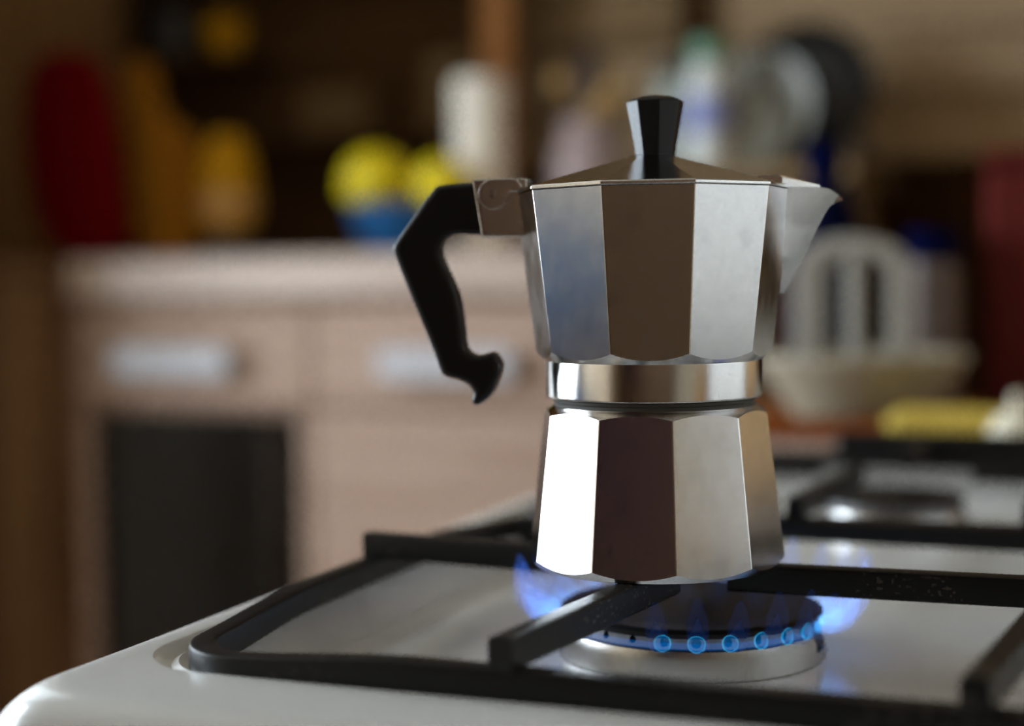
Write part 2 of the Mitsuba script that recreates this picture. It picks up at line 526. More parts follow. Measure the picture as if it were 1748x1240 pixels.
def pan_support(label, y0, y1, arms, feet):
    g = thing("pan_support", label, "pan support", "pan supports on the hob")
    obj(g + "__frame", sweep(frame_path(-0.1155, 0.3255, y0, y1), BAR, closed=True), "black_iron", 35)
    for a, b in arms:
        obj(g + "__arm", arm(a, b), "black_iron", 35)
    for x, y in feet:
        obj(g + "__foot", at(lathe([(0, -0.0335), (.0035, -0.0335), (.0042, -0.0165), (0, -0.0165)], 20), x, y), "black_iron")


pan_support("black iron pan support in front that carries the coffee pot", -0.136, 0.136,
            [((-0.0135, -0.1395), (0.0010, -0.026)), ((-0.1255, 0.0046), (-0.026, -0.0045)), ((0.1180, -0.0118), (0.018, -0.0150)), ((-0.001, 0.1395), (-0.003, 0.026)),
             ((0.1065, -0.1425), (0.1405, 0.1395)), ((0.1265, -0.006), (0.18, -0.006)), ((0.335, -0.006), (0.24, -0.006)), ((0.21, -0.1395), (0.21, -0.036)), ((0.21, 0.1395), (0.21, 0.026))],
            [(-0.105, -0.1215), (0.315, -0.1215), (-0.105, 0.1215), (0.315, 0.1215)])
pan_support("black iron pan support at the back behind the coffee pot", 0.144, 0.398,
            [((0.009, 0.1405), (0.017, 0.262)), ((-0.1255, 0.290), (-0.006, 0.290)), ((0.1015, 0.290), (0.070, 0.290)), ((0.034, 0.4015), (0.034, 0.325)), ((0.1050, 0.1405), (0.1050, 0.4015)),
             ((0.1085, 0.262), (0.18, 0.262)), ((0.335, 0.262), (0.24, 0.262))],
            [(-0.105, 0.1585), (0.315, 0.1585), (-0.105, 0.3835), (0.315, 0.3835)])

# ---- burners
PORTS, PORT_A0, PORT_STEP = 26, 15.1 - 11.7, 360.0 / 26


def burner(name, label, x, y, R, zb, holes):
    b = thing(name, label, "gas burner", "gas burners of the hob")
    k = R / 0.0445
    base = man(lathe([(0, zb), (R + .0008, zb), (R + .0012, zb + .0006), (R + .0006, zb + .0070), (R - .0004, zb + .0098), (R - .003, zb + .0102), (0, zb + .0102)], 128))
    a = math.radians(15.1 + 72)
    slot = at(rot(cbox(-.0052, .0052, -.0035, .004, -.0042, .0045, .0004), 15.1 + 72, (0, 0, 1)), math.sin(a) * R, -math.cos(a) * R, zb + .0082)
    base = base - man(slot)
    obj(b + "__base_ring", at(base, x, y), "aluminium_rough", 30)
    crown = man(lathe([(0, zb + .0100), (R - .0022, zb + .0100), (R - .0014, zb + .0106), (R - .0014, zb + .0138), (R - .002, zb + .0142), (0, zb + .0142)], 128))
    if holes:
        cuts = []
        for i in range(holes):
            t = math.radians(PORT_A0 + i * 360.0 / holes)
            d = np.array([math.sin(t), -math.cos(t), 0])
            c = rot(trimesh.creation.cylinder(0.00125, 0.008, sections=14), 90, (1, 0, 0))
            c = rot(c, math.degrees(t), (0, 0, 1))
            cuts.append(man(at(c, *(d * (R - .001)[None] if False else d * (R - .001)).tolist()[:2], zb + .0126)))
        crown = crown - m3.Manifold.batch_boolean(cuts, m3.OpType.Add)
    obj(b + "__crown", at(crown, x, y), "crown_metal", 30)
    cap = lathe([(0, zb + .0140), (R - .0008, zb + .0140), (R + .0002, zb + .0146), (R + .0002, zb + .0156), (R - .001, zb + .0164), (R - .004 * k, zb + .0166), (R - .012 * k, zb + .0158), (R - .016 * k, zb + .0162), (0, zb + .0164)], 128)
    obj(b + "__cap", at(cap, x, y), "cap_enamel", 30)
    plug = lathe([(0, zb), (.0028, zb), (.0028, zb + .010), (.0024, zb + .0175), (.0010, zb + .0190), (.0010, zb + .0215), (0, zb + .0215)], 20)
    obj(b + "__spark_plug", at(plug, x - (R + .008) * .5, y + (R + .008) * .86), "white_plastic")
    return b


burner("gas_burner", "lit gas burner under the coffee pot with black cap and aluminium ring", 0.0008, 0.0, 0.0445, -0.0343, PORTS)
burner("gas_burner", "unlit small gas burner at the back of the hob with black cap", 0.030, 0.293, 0.036, -0.0343, 0)

# ---- the flame: a jet at each lit port, gas that glows and is otherwise clear
scene["burning_gas"] = {"type": "thindielectric", "int_ior": 1.01, "ext_ior": 1.0}


def tube(path, radii, n=14, up=(0, 0, 1)):
    return sweep(path, circle(1.0, n), up=up, scale=radii)


fl = thing("gas_flame", "ring of small blue gas flames around the lit burner", "flame")
for i in range(PORTS):
    rel = -11.7 + i * 360.0 / PORTS
    if rel > 180:
        rel -= 360
    if -58 < rel < -18:
        continue
    t = math.radians(PORT_A0 + i * 360.0 / PORTS)
    d, e = np.array([math.sin(t), -math.cos(t), 0.0]), np.array([math.cos(t), math.sin(t), 0.0])
    c0 = np.array([0.0008, 0.0, -0.0217])
    q = lambda r, z: c0 + d * r + np.array([0, 0, z])
    s = 1.0 + 0.22 * (rng.random() - 0.5)
    big = 1.25 if abs(rel) > 62 else 1.0
    path = chaikin([q(.0437, 0), q(.0462, .0003), q(.0505 * 1.0 + .0008 * big, .0016), q(.0530 + .002 * (big - 1) * 4, .0052 * s), q(.0545 + .004 * (big - 1) * 4, .0105 * s), q(.0550 + .005 * (big - 1) * 4, .0165 * s * big)], 2, False)
    u = np.linspace(0, 1, len(path))
    rad = 0.0013 + 0.0021 * np.sin(PI * np.clip(u * 0.80 + 0.06, 0, 1)) * big
    rad *= np.clip((1 - u) / 0.22, 0.03, 1) ** 0.6
    side = big > 1.0
    k = None
    for name, frac, wide, glow in (("jet", 1.0, 1.0, (0.012, 0.040, 0.19) if side else (0.0006, 0.004, 0.022)),
                                   ("mantle", 0.74, 0.86, (0.012, 0.066, 0.24) if side else (0.0004, 0.004, 0.020)),
                                   ("heart", 0.50, 0.70, (0.012, 0.11, 0.30) if side else (0.0, 0.005, 0.018))):
        n = max(6, int(round(frac * len(path))))
        u = np.linspace(0, 1, n)
        rad = (0.0013 + 0.0022 * np.sin(PI * np.clip(u * 0.78 + 0.06, 0, 1)) * big) * wide
        rad *= np.clip((1 - u) / 0.30, 0.02, 1) ** 0.7
        key = obj(fl + "__jet" if k is None else k + "__" + name, tube(path[:n], rad, up=e), "burning_gas", True, emitter={"type": "area", "radiance": rgb(*(np.array(glow) * FLAME)), "sampling_weight": 0.02})
        k = k or key
    core_p = np.array([q(.0428, 0), q(.0440, 0), q(.0450, .0002), q(.0462, .0004), q(.0474, .0008)])
    obj(k + "__core", tube(core_p, [.0010, .0019, .0022, .0019, .0004], up=e), "burning_gas", True, emitter={"type": "area", "radiance": rgb(0.0, 0.045 * FLAME, 0.12 * FLAME), "sampling_weight": 0.02})
    ring = trimesh.creation.torus(0.0025, 0.00036, 24, 8)
    ring = rot(rot(ring, 90, (1, 0, 0)), math.degrees(t), (0, 0, 1))
    obj(k + "__root", at(ring, *q(.0446, .0001)), "burning_gas", True, emitter={"type": "area", "radiance": rgb(0.01 * FLAME, 0.26 * FLAME, 0.50 * FLAME), "sampling_weight": 0.02})

a = np.linspace(0, 2 * PI, 121)[:-1]
sheath = sweep(np.stack([0.0008 + .0447 * np.cos(a), .0447 * np.sin(a), np.full(120, -.0226)], 1), circle(.0012, 8), closed=True)
obj(fl + "__sheath", sheath, "burning_gas", True, emitter={"type": "area", "radiance": rgb(0.0, 0.042 * FLAME, 0.17 * FLAME), "sampling_weight": 0.02})

# ------------------------------------------------------------------ the coffee pot (built in its own axes, the camera lies towards -y)
POT = np.eye(4)
POT[:2, :2] = [[math.cos(PSI), -math.sin(PSI)], [math.sin(PSI), math.cos(PSI)]]
POT[:2, 3] = (-0.0054, -0.0218)
pot = thing("coffee_pot", "ten-sided aluminium stovetop coffee pot with black handle and knob over the flame", "coffee pot")
A_UP, A_BASE = -55.7, -63.15


def facets(off, rows, rnd=0.0011):
    return loft([ngon(10, R, off, z, rnd) for R, z in rows])


base = man(facets(A_BASE, [(0.0434, -0.004), (0.0366, 0.0552)])) ^ man(lathe([(0, 0), (0.0393, 0), (0.0398, 0.0002), (0.0436, 0.0045), (0.060, 0.020), (0.060, 0.030), (0.0423, 0.0464), (0.0340, 0.05215), (0.0335, 0.0526), (0, 0.0526)], 160))
obj(pot + "__base", base, "aluminium", 24, POT)
obj(pot + "__gasket_ring", lathe([(0, 0.0520), (0.0326, 0.0520), (0.0326, 0.0536), (0.0332, 0.0541), (0.0332, 0.0556), (0, 0.0556)], 96), "gasket", 30, POT)
band = lathe([(0, 0.0551), (0.0347, 0.0551), (0.03535, 0.0554), (0.03562, 0.0560), (0.03562, 0.0670), (0.0354, 0.0676), (0.0350, 0.0679), (0, 0.0679)], 160)
obj(pot + "__band", band, "aluminium_smooth", 30, POT)
body = man(facets(A_UP, [(0.0384, 0.0660), (0.04536, 0.1219)])) ^ man(lathe([(0, 0.0672), (0.0354, 0.0672), (0.0357, 0.0674), (0.0385, 0.0702), (0.0402, 0.0722), (0.052, 0.090), (0.06, 0.1219), (0, 0.1219)], 160))
obj(pot + "__body", body, "aluminium", 24, POT)
lid = loft([ngon(10, R, A_UP, z, rd) for R, z, rd in ((0.0438, 0.1220, .001), (0.0455, 0.1221, .001), (0.0459, 0.1224, .0012), (0.0459, 0.1231, .0012), (0.0455, 0.1235, .0012), (0.0445, 0.1238, .0010), (0.0080, 0.1336, .0008), (0.0072, 0.1341, .0008))])
lk = obj(pot + "__lid", lid, "aluminium_smooth", 20, POT)
# the lid's tongue over the spout
a = math.radians(91)
D_, N_ = np.array([math.sin(a), -math.cos(a), 0]), np.array([math.cos(a), math.sin(a), 0])


def radial_mesh(m, az):
    """(u, w, v) of inflate -> radial direction at azimuth az, across it, up; w < 0 faces the camera's side."""
    a = math.radians(az)
    d, n = np.array([math.sin(a), -math.cos(a), 0]), np.array([math.cos(a), math.sin(a), 0])
    m = tri(m).copy()
    side = n if n[1] > 0 else -n
    V = m.vertices
    m.vertices = V[:, :1] * d + V[:, 1:2] * side + V[:, 2:] * np.array([0, 0, 1.0])
    if m.volume < 0:
        m.invert()
    return m


def hull(pts):
    return trimesh.Trimesh(np.array(pts)).convex_hull


def rw(r, w, z):
    return D_ * r + N_ * w + np.array([0, 0, z])


tongue = []
for s in (1, -1):
    tongue += [rw(.034, s * .0078, .1265), rw(.0405, s * .0076, .1266), rw(.034, s * .0082, .1224), rw(.0415, s * .0082, .1226), rw(.0414, s * .0078, .1258), rw(.0540, s * .0019, .1234), rw(.0544, s * .0019, .1227)]
obj(lk + "__tongue", hull(tongue), "aluminium_smooth", False, POT)
# knob
koff = 8.0
KX = np.eye(4)
KX[0, 3] = 0.0012
rows = [(0.0062, 0.1336), (0.0064, 0.1340), (0.0068, 0.1372), (0.0092, 0.1508), (0.0093, 0.1513), (0.0088, 0.1519), (0.0060, 0.1529), (0.0030, 0.1534)]
knob = loft([ngon(8, R * 1.03, koff, z, min(.0006, R * .3), 2) for R, z in rows])
obj(lk + "__knob", knob, "bakelite", 24, POT @ KX)
# spout: a hollow wedge that leans out of the corner facing away from the handle
edge = [(.1225, .0552), (.1222, .0570), (.1216, .0585), (.1206, .0600), (.1191, .0620), (.1186, .0619), (.1180, .0600), (.1169, .0580), (.1150, .0565), (.1103, .0541), (.1028, .0504), (.0943, .0460), (.0885, .0428)]
prof = [(.0405, .1225)] + [(r, z) for z, r in edge] + [(.0395, .0885)]


def spout_mesh():
    poly = sg.Polygon(prof)
    lead = sg.LineString([(r, z) for z, r in edge])
    P = []
    line = poly.exterior
    k = 260
    P += [line.interpolate(i / k, normalized=True).coords[0] for i in range(k)]
    x0, y0, x1, y1 = poly.bounds
    ins = poly.buffer(-0.0005)
    P += [(x, y) for x in np.arange(x0, x1, .0009) for y in np.arange(y0, y1, .0009) if ins.contains(sg.Point((x, y)))]
    P = np.array(P)
    tr = Delaunay(P).simplices
    c = P[tr].mean(1)
    tr = tr[shapely.contains_xy(poly, c[:, 0], c[:, 1])]
    e1, e2 = P[tr[:, 1]] - P[tr[:, 0]], P[tr[:, 2]] - P[tr[:, 0]]
    ar = e1[:, 0] * e2[:, 1] - e1[:, 1] * e2[:, 0]
    tr = tr[np.abs(ar) > 1e-12]
    ar = ar[np.abs(ar) > 1e-12]
    tr[ar < 0] = tr[ar < 0][:, ::-1]
    zz, rr = P[:, 1], P[:, 0]
    # keel line: straight from the foot of the spout to its lip
    keel = np.interp(zz, [.0885, .1103, .1180, .1225], [.0428, .0541, .0592, .0622])
    root = np.interp(zz, [.0885, .1225], [.0395, .0405])
    t = np.clip((keel - rr) / np.maximum(keel - root, 1e-4), 0, 1)
    wmax = np.interp(zz, [.0885, .100, .1225], [.0026, .0060, .0104])
    w = 0.0004 + wmax * t ** 0.9
    n = len(P)
    V = np.vstack([np.stack([rr, -w, zz], 1), np.stack([rr, w, zz], 1)])
    ed = np.vstack([tr[:, [0, 1]], tr[:, [1, 2]], tr[:, [2, 0]]])
    have = {tuple(q) for q in ed.tolist()}
    bd = np.array([q for q in have if (q[1], q[0]) not in have])
    F = np.vstack([tr, tr[:, ::-1] + n, np.stack([bd[:, 1], bd[:, 0], bd[:, 0] + n], 1), np.stack([bd[:, 1], bd[:, 0] + n, bd[:, 1] + n], 1)])
    return trimesh.Trimesh(V, F, process=False)


obj(pot + "__spout", radial_mesh(spout_mesh(), 93), "aluminium", 30, POT)
# handle
HO = [(0.0520, 0.1262), (0.0587, 0.1265), (0.0696, 0.1258), (0.0720, 0.1249), (0.0859, 0.1065), (0.0863, 0.1048), (0.0855, 0.1025), (0.0784, 0.0842), (0.0734, 0.0723), (0.0705, 0.0635), (0.0692, 0.0622), (0.0630, 0.0606), (0.0603, 0.0584), (0.0596, 0.0563), (0.0605, 0.0540), (0.0597, 0.0527), (0.0577, 0.0525), (0.0543, 0.0553), (0.0522, 0.0584), (0.0501, 0.0645), (0.0503, 0.0668), (0.0526, 0.0704), (0.0561, 0.0693), (0.0585, 0.0688), (0.0609, 0.0700), (0.0624, 0.0722), (0.0628, 0.0796), (0.0642, 0.0890), (0.0661, 0.0938), (0.0693, 0.1005), (0.0703, 0.1036), (0.0696, 0.1065), (0.0671, 0.1087), (0.0637, 0.1095), (0.0603, 0.1092), (0.0520, 0.1087)]
HO = chaikin(HO, 1)
HX = np.eye(4)
obj(pot + "__handle", radial_mesh(inflate(HO, 0.0112, 0.0024, 0.0009), -92), "bakelite", 40, POT)
BR = [(0.0405, 0.1272), (0.0587, 0.1272), (0.0580, 0.1225), (0.0558, 0.1082), (0.0405, 0.1082)]
bk = obj(pot + "__handle_bracket", radial_mesh(inflate(BR, 0.0130, 0.0006, 0.0012), -92), "aluminium_smooth", 30, POT)
disc = sg.Point(0.0516, 0.1221).buffer(0.0051, 24).union(sg.Polygon([(0.0516, 0.1223), (0.0516, 0.1272), (0.0440, 0.1272), (0.0420, 0.1246), (0.0430, 0.1229)]))
for s in (1, -1):
    h = radial_mesh(inflate(list(disc.exterior.coords), 0.0012, 0.0004, 0.0008), -92)
    n = np.array([math.cos(math.radians(-92)), math.sin(math.radians(-92)), 0]) * 0.0069 * s
    obj(lk + "__hinge", at(h, *n), "aluminium_smooth", 30, POT)
    pin = rot(lathe([(0, 0), (.0014, 0), (.0012, .0007), (0, .0009)], 24), 90, (1, 0, 0))
    ctr = np.array([math.sin(math.radians(-92)), -math.cos(math.radians(-92)), 0]) * 0.0516 + n * 1.08 + np.array([0, 0, 0.1221])
    if s == 1:
        obj(lk + "__hinge_pin", at(pin, *ctr), "aluminium_rough", 30, POT)

# ------------------------------------------------------------------ the sideboard along the back wall
CT = 0.134          # its top
sb = thing("sideboard", "pale wooden sideboard with two drawers and a dark glass door", "sideboard")
SX0, SX1, SY0, SY1 = -1.192, -0.30, 1.215, 1.77
obj(sb + "__worktop", cbox(SX0, SX1, SY0 - .02, SY1, CT - .058, CT, 0.008), "beige_top", False)
obj(sb + "__carcass", cat_mesh([cbox(SX0, SX0 + .018, SY0 + .02, SY1, -Z0 + .06, CT - .058), cbox(-.832, -.814, SY0 + .02, SY1, -Z0 + .06, CT - .058), cbox(SX1 - .018, SX1, SY0 + .02, SY1, -Z0 + .06, CT - .058),
                                cbox(SX0, SX1, SY1 - .012, SY1, -Z0 + .06, CT - .058), cbox(SX0, SX1, SY0 + .02, SY1, -Z0 + .06, -Z0 + .08), cbox(SX0 + .01, SX1 - .01, SY0 + .06, SY1, -Z0, -Z0 + .06)]), "beige_wood", False)


def handle(parent, x0, x1, z):
    h = cat_mesh([cbox(x0, x1, SY0 - .030, SY0 - .016, z - .021, z + .021, 0.005), cbox(x0 + .004, x0 + .02, SY0 - .018, SY0 + .002, z - .012, z + .012), cbox(x1 - .02, x1 - .004, SY0 - .018, SY0 + .002, z - .012, z + .012)])
    obj(parent + "__handle", h, "brushed_handle", False)


for x0, x1, hx0, hx1 in ((SX0 + .002, -.825, -1.112, -.928), (-.821, SX1 - .002, -.716, -.532)):
    d = obj(sb + "__drawer", cbox(x0, x1, SY0, SY0 + .02, -.062, CT - .063, 0.003), "beige_wood", False)
    handle(d, hx0, hx1, -.004)
gd = obj(sb + "__glass_door", cat_mesh([cbox(SX0 + .002, -1.168, SY0, SY0 + .02, -.83, -.066, .003), cbox(-.842, -.825, SY0, SY0 + .02, -.83, -.066, .003), cbox(-1.168, -.842, SY0, SY0 + .02, -.83, -.45, .003), cbox(-1.168, -.842, SY0, SY0 + .02, -.072, -.066, .002)]), "beige_wood", False)
labels[gd] = {"label": "door with a dark glass pane"}
obj(gd + "__pane", trimesh.Trimesh([(-1.168, SY0 + .009, -.45), (-.842, SY0 + .009, -.45), (-.842, SY0 + .009, -.072), (-1.168, SY0 + .009, -.072)], [[0, 1, 2], [0, 2, 3]], process=False), "oven_glass", False)
obj(sb + "__lining", cat_mesh([cbox(-1.172, -1.168, SY0 + .022, 1.70, -.80, -.066, .001), cbox(-.838, -.834, SY0 + .022, 1.70, -.80, -.066, .001), cbox(-1.168, -.838, 1.69, 1.70, -.80, -.066, .001), cbox(-1.168, -.838, SY0 + .03, 1.69, -.46, -.45, .001), cbox(-1.168, -.838, SY0 + .022, 1.69, -.072, -.067, .001)]), "oven_inside", False)
obj(sb + "__door", cbox(-.821, SX1 - .002, SY0, SY0 + .02, -.83, -.066, .003), "beige_wood", False)

tc = thing("low_cabinet", "low dark brown cabinet at the end of the pale sideboard", "cabinet")
obj(tc + "__carcass", cbox(-1.94, -1.196, 1.16, 1.735, -Z0, CT - .022, .003), "brown_wood", False)
obj(tc + "__worktop", cbox(-1.94, -1.194, 1.135, 1.74, CT - .022, CT, .004), "brown_wood", False)
obj(tc + "__door", cbox(-1.93, -1.198, 1.140, 1.159, -Z0 + .08, CT - .026, .003), "brown_wood", False)
obj(tc + "__door__handle", cbox(-1.90, -1.885, 1.112, 1.124, -.2, -.02, .003), "steel", False)

# a dark open hutch on the sideboard
hu = thing("hutch", "dark open wooden hutch with an orange brown post on the sideboard", "hutch")
HX0, HX1, HY0, HY1 = -1.42, -.765, 1.655, 1.765
obj(hu + "__back_panel", cbox(HX0, HX1, HY1 - .015, HY1, CT, .70, .002), "dark_wood", False)
obj(hu + "__side_panel", cbox(HX0, HX0 + .018, HY0, HY1 - .015, CT, .70, .002), "dark_wood", False)
obj(hu + "__side_panel", cbox(HX1 - .018, HX1, HY0 + .03, HY1 - .015, CT, .70, .002), "dark_wood", False)
obj(hu + "__shelf", cbox(HX0 + .018, HX1 - .018, HY0 + .02, HY1 - .015, .600, .618, .002), "dark_wood", False)
obj(hu + "__shelf", cbox(HX0 + .018, HX1 - .018, HY0 + .03, HY1 - .015, .325, .340, .002), "dark_wood", False)
obj(hu + "__top_panel", cbox(HX0, HX1, HY0, HY1, .70, .72, .002), "dark_wood", False)
k = obj(hu + "__post", cbox(-.765, -.715, HY0 - .005, HY0 + .035, CT, .72, .003), "post_wood", False)
labels[k] = {"label": "orange brown corner post"}


# ---- what stands on the sideboard
def slab(name, outline, t, r, y, bsdf, tilt, label, cat, step=0.004, **kw):
    m = inflate(outline, t, r, step)
    z = min(q[1] for q in outline)
    m = rot(m, tilt, (1, 0, 0), (0, 0, z))
    return obj(name, at(m, 0, y), bsdf, 40, label=label, cat=cat, **kw)


red = [(x - .085, z) for x, z in [(-1.238, .135), (-1.150, .135), (-1.155, .20), (-1.165, .30), (-1.178, .39), (-1.20, .432), (-1.235, .447), (-1.275, .437), (-1.292, .40), (-1.296, .33), (-1.288, .25), (-1.270, .18)]]
slab("tray", chaikin([(-1.262 + (x + 1.300) * 1.28, z) for x, z in red], 2), 0.024, 0.010, 1.33, "red_paint", -3, "dark red rounded tray propped upright on the low brown cabinet", "tray")
brd = [(-1.215, .135), (-1.098, .135), (-1.095, .26), (-1.110, .315), (-1.150, .335), (-1.178, .36), (-1.190, .43), (-1.235, .44), (-1.240, .36), (-1.228, .25)]
slab("cutting_board", chaikin(brd, 2), 0.020, 0.005, 1.40, "amber_wood", -4, "amber wooden cutting board with a narrow neck beside the red tray", "cutting board")
jr = thing("jar", "round amber yellow jar on a black foot in the hutch", "jar")
jx, jy = -1.056, 1.40
obj(jr + "__body", at(lathe([(0, .172), (.030, .172), (.039, .186), (.042, .215), (.041, .250), (.036, .280), (.028, .298), (.024, .312), (0, .312)], 48), jx, jy), "amber_jar")
obj(jr + "__label", at(lathe([(.0408, .190), (.0424, .200), (.0427, .222), (.0423, .230)], 48), jx, jy), "amber_pale")
obj(jr + "__foot", at(lathe([(0, CT), (.050, CT), (.050, CT + .010), (.034, .172), (0, .172)], 48), jx, jy), "black_plastic")
obj("cup", at(lathe([(0, .442), (.022, .442), (.034, .470), (.037, .502), (.034, .502), (.031, .472), (0, .447)], 40), -1.245, 1.705, .0355), "amber_jar", label="dim yellow cup on the short upper shelf of the hutch", cat="cup")
obj(hu + "__shelf", cbox(HX0 + .018, -1.17, 1.66, HY1 - .015, .463, .477, .002), "dark_wood", False)
pan1 = thing("saucepan", "black saucepan on the short upper shelf beside the yellow cup", "saucepan")
obj(pan1 + "__pan", at(lathe([(0, .523), (.045, .523), (.05, .53), (.05, .60), (.046, .60), (.046, .532), (0, .530)], 40), -1.345, 1.703, -.0455), "black_plastic")
obj(pan1 + "__handle", cbox(-1.352, -1.338, 1.575, 1.655, .540, .552, .004), "black_plastic", False)


obj("box", cbox(-1.10, -.975, 1.69, 1.745, .340, .415, .004), "carton", False, label="dull tan carton on the middle shelf of the hutch", cat="box")
obj("box", cbox(-.88, -.79, 1.692, 1.745, .340, .455, .004), "carton", False, label="upright tan carton at the end of the middle hutch shelf near the post", cat="box")


def fruit(x, y, z, r, tilt, label, group):
    m = lathe([(0, -1.18), (.10, -1.15), (.22, -1.06), (.6, -.82), (.88, -.45), (1, 0), (.9, .45), (.62, .82), (.24, 1.05), (.11, 1.16), (0, 1.2)], 40)
    m.apply_scale(r)
    return obj("lemon", at(rot(m, tilt, (0, 1, 0)), x, y, z), "lemon_skin", 60, label=label, cat="lemon", group=group)


bw = obj("bowl", at(lathe([(0, CT), (.040, CT), (.042, CT + .008), (.064, CT + .030), (.076, CT + .070), (.073, CT + .071), (.060, CT + .033), (.036, CT + .012), (0, CT + .010)], 56), -.776, 1.40), "blue_glaze", 50, label="blue glazed bowl with yellow lemons in it", cat="bowl")
fruit(-.812, 1.385, CT + .102, .046, 75, "large bright yellow lemon heaped over the blue bowl", "lemons in the blue bowl")
fruit(-.706, 1.375, CT + .094, .038, 100, "darker yellow lemon in front of the white candle", "lemons in the blue bowl")
fruit(-.775, 1.40, CT + .046, .030, 20, "lemon low inside the blue bowl under the other lemons", "lemons in the blue bowl")
cd = thing("candle", "thick white pillar candle behind the lemons", "candle")
obj(cd + "__wax", at(lathe([(0, CT), (.038, CT), (.0385, CT + .004), (.0385, .373), (.036, .378), (.028, .376), (0, .372)], 48), -.686, 1.462), "candle_wax")
obj(cd + "__wick", at(lathe([(0, .37), (.0015, .37), (.0012, .384), (0, .385)], 10), -.686, 1.462), "soot_dark")
va = thing("vase", "lilac grey vase with dried tan flowers behind the pot lid", "vase")
vx, vy = -.540, 1.50
obj(va + "__body", at(lathe([(0, CT), (.034, CT), (.046, CT + .03), (.054, CT + .09), (.050, CT + .135), (.036, CT + .165), (.040, CT + .182), (.036, CT + .182), (.032, CT + .165), (0, CT + .15)], 48), vx, vy), "lilac_glaze")
for i in range(9):
    dx, dy, h = rng.uniform(-.035, .05), rng.uniform(-.03, .03), rng.uniform(.305, .372)
    p = chaikin([(vx, vy, CT + .155), (vx + dx * .4, vy + dy * .4, CT + .19), (vx + dx, vy + dy, h)], 2, False)
    s = obj(va + "__stem", sweep(p, circle(.0012, 6), up=(0.3, 1, 0)), "dry_flower", True)
    hd = trimesh.creation.icosphere(2, 0.013)
    hd.vertices *= 1 + 0.35 * (meshkit.noise(hd.vertices * 300 + i * 7) - 0.5)[:, None]
    hd.vertices[:, 2] *= 1.2
    obj(s + "__flower_head", at(hd, *p[-1]), "dry_flower", False)
lad = thing("oven_mitt", "dark grey oven mitt hanging on the boards above the vase", "oven mitt")
obj(lad + "__mitt", at(inflate(chaikin([(-.648, .44), (-.632, .455), (-.618, .44), (-.612, .40), (-.592, .36), (-.590, .335), (-.604, .328), (-.646, .333), (-.650, .38)], 2), .018, .008, .004), 0, 1.762), "grey_cloth", 40)
obj(lad + "__loop", at(trimesh.creation.torus(.010, .0018, 20, 8).apply_transform(trimesh.transformations.rotation_matrix(PI / 2, (1, 0, 0))), -.632, 1.766, .462), "grey_cloth")
rl = thing("rolling_pin", "dark wooden rolling pin hanging on the boards beside the green capped bottle", "rolling pin")
obj(rl + "__roller", at(lathe([(0, .425), (.018, .425), (.020, .432), (.020, .62), (.018, .628), (0, .628)], 32), -.458, 1.752), "wainscot")
for z0, z1 in ((.385, .425), (.628, .668)):
    obj(rl + "__grip", at(lathe([(0, z0), (.007, z0), (.010, z0 + .012), (.009, z1 - .004), (.006, z1), (0, z1)], 24), -.458, 1.752), "wainscot")

# wall shelf with crockery
sh = thing("wall_shelf", "brown wall shelf that carries the bottle and the grey plates", "shelf")
obj(sh + "__board", cbox(-.50, -.165, 1.42, 1.776, .219, .239, .003), "plank_b", False)
for x in (-.47, -.20):
    obj(sh + "__bracket", cbox(x - .008, x + .008, 1.60, 1.776, .12, .219, .003), "plank_b", False)
gj = thing("storage_jar", "milky glass storage jar on the wall shelf beside the bottle", "jar")
obj(gj + "__body", at(lathe([(0, .239), (.027, .239), (.031, .245), (.031, .345), (.024, .362), (.024, .366), (0, .366)], 40), -.414, 1.49), "milky_glass")
obj(gj + "__lid", at(lathe([(0, .366), (.027, .366), (.027, .383), (.024, .387), (0, .387)], 40), -.414, 1.49), "gasket")
bt = thing("bottle", "white plastic bottle with green cap and pale blue label", "bottle")
bx_, by_ = -.358, 1.45
obj(bt + "__body", at(lathe([(0, .239), (.027, .239), (.0295, .243), (.0295, .345), (.026, .366), (.020, .376), (.020, .380), (0, .380)], 48), bx_, by_), "white_plastic")
obj(bt + "__cap", at(lathe([(0, .379), (.023, .379), (.0245, .382), (.0245, .402), (.022, .405), (0, .405)], 40), bx_, by_), "green_cap")
obj(bt + "__label", at(lathe([(.0296, .285), (.0300, .285), (.0300, .333), (.0296, .333)], 48), bx_, by_), "blue_print")


def plate(x, y, z, r, lean, yaw, label):
    m = lathe([(0, 0), (.55, 0), (.60, .03), (.96, .13), (1.0, .15), (.995, .17), (.94, .165), (.58, .065), (0, .055)], 64)
    m.apply_scale(r)
    m = rot(m, 90 - lean, (1, 0, 0))
    m = rot(m, yaw, (0, 0, 1))
    return obj("plate", at(m, x, y, z), "grey_glaze", 40, label=label, cat="plate", group="plates leaning on the wall shelf")


plate(-.305, 1.515, .318, .080, 8, -12, "large grey glazed plate leaning upright before the black frying pan")
plate(-.316, 1.462, .292, .054, 10, 20, "small grey plate leaning between the bottle and the large plate")
fp = thing("frying_pan", "black frying pan standing upright behind the grey plates", "frying pan")
m = lathe([(0, 0), (.80, 0), (1.0, .30), (.97, .30), (.78, .04), (0, .04)], 64)
m.apply_scale(.098)
obj(fp + "__pan", at(rot(m, 84, (1, 0, 0)), -.268, 1.66, .352), "black_plastic", 40)
obj(fp + "__handle", rot(cbox(-.012, .012, -.008, .008, -.10, .0, .005).apply_translation([0, 0, 0]), 0, (0, 0, 1)).apply_transform(trimesh.transformations.rotation_matrix(math.radians(-18), (0, 1, 0))).apply_translation([-.215, 1.63, .345]), "gasket", False)

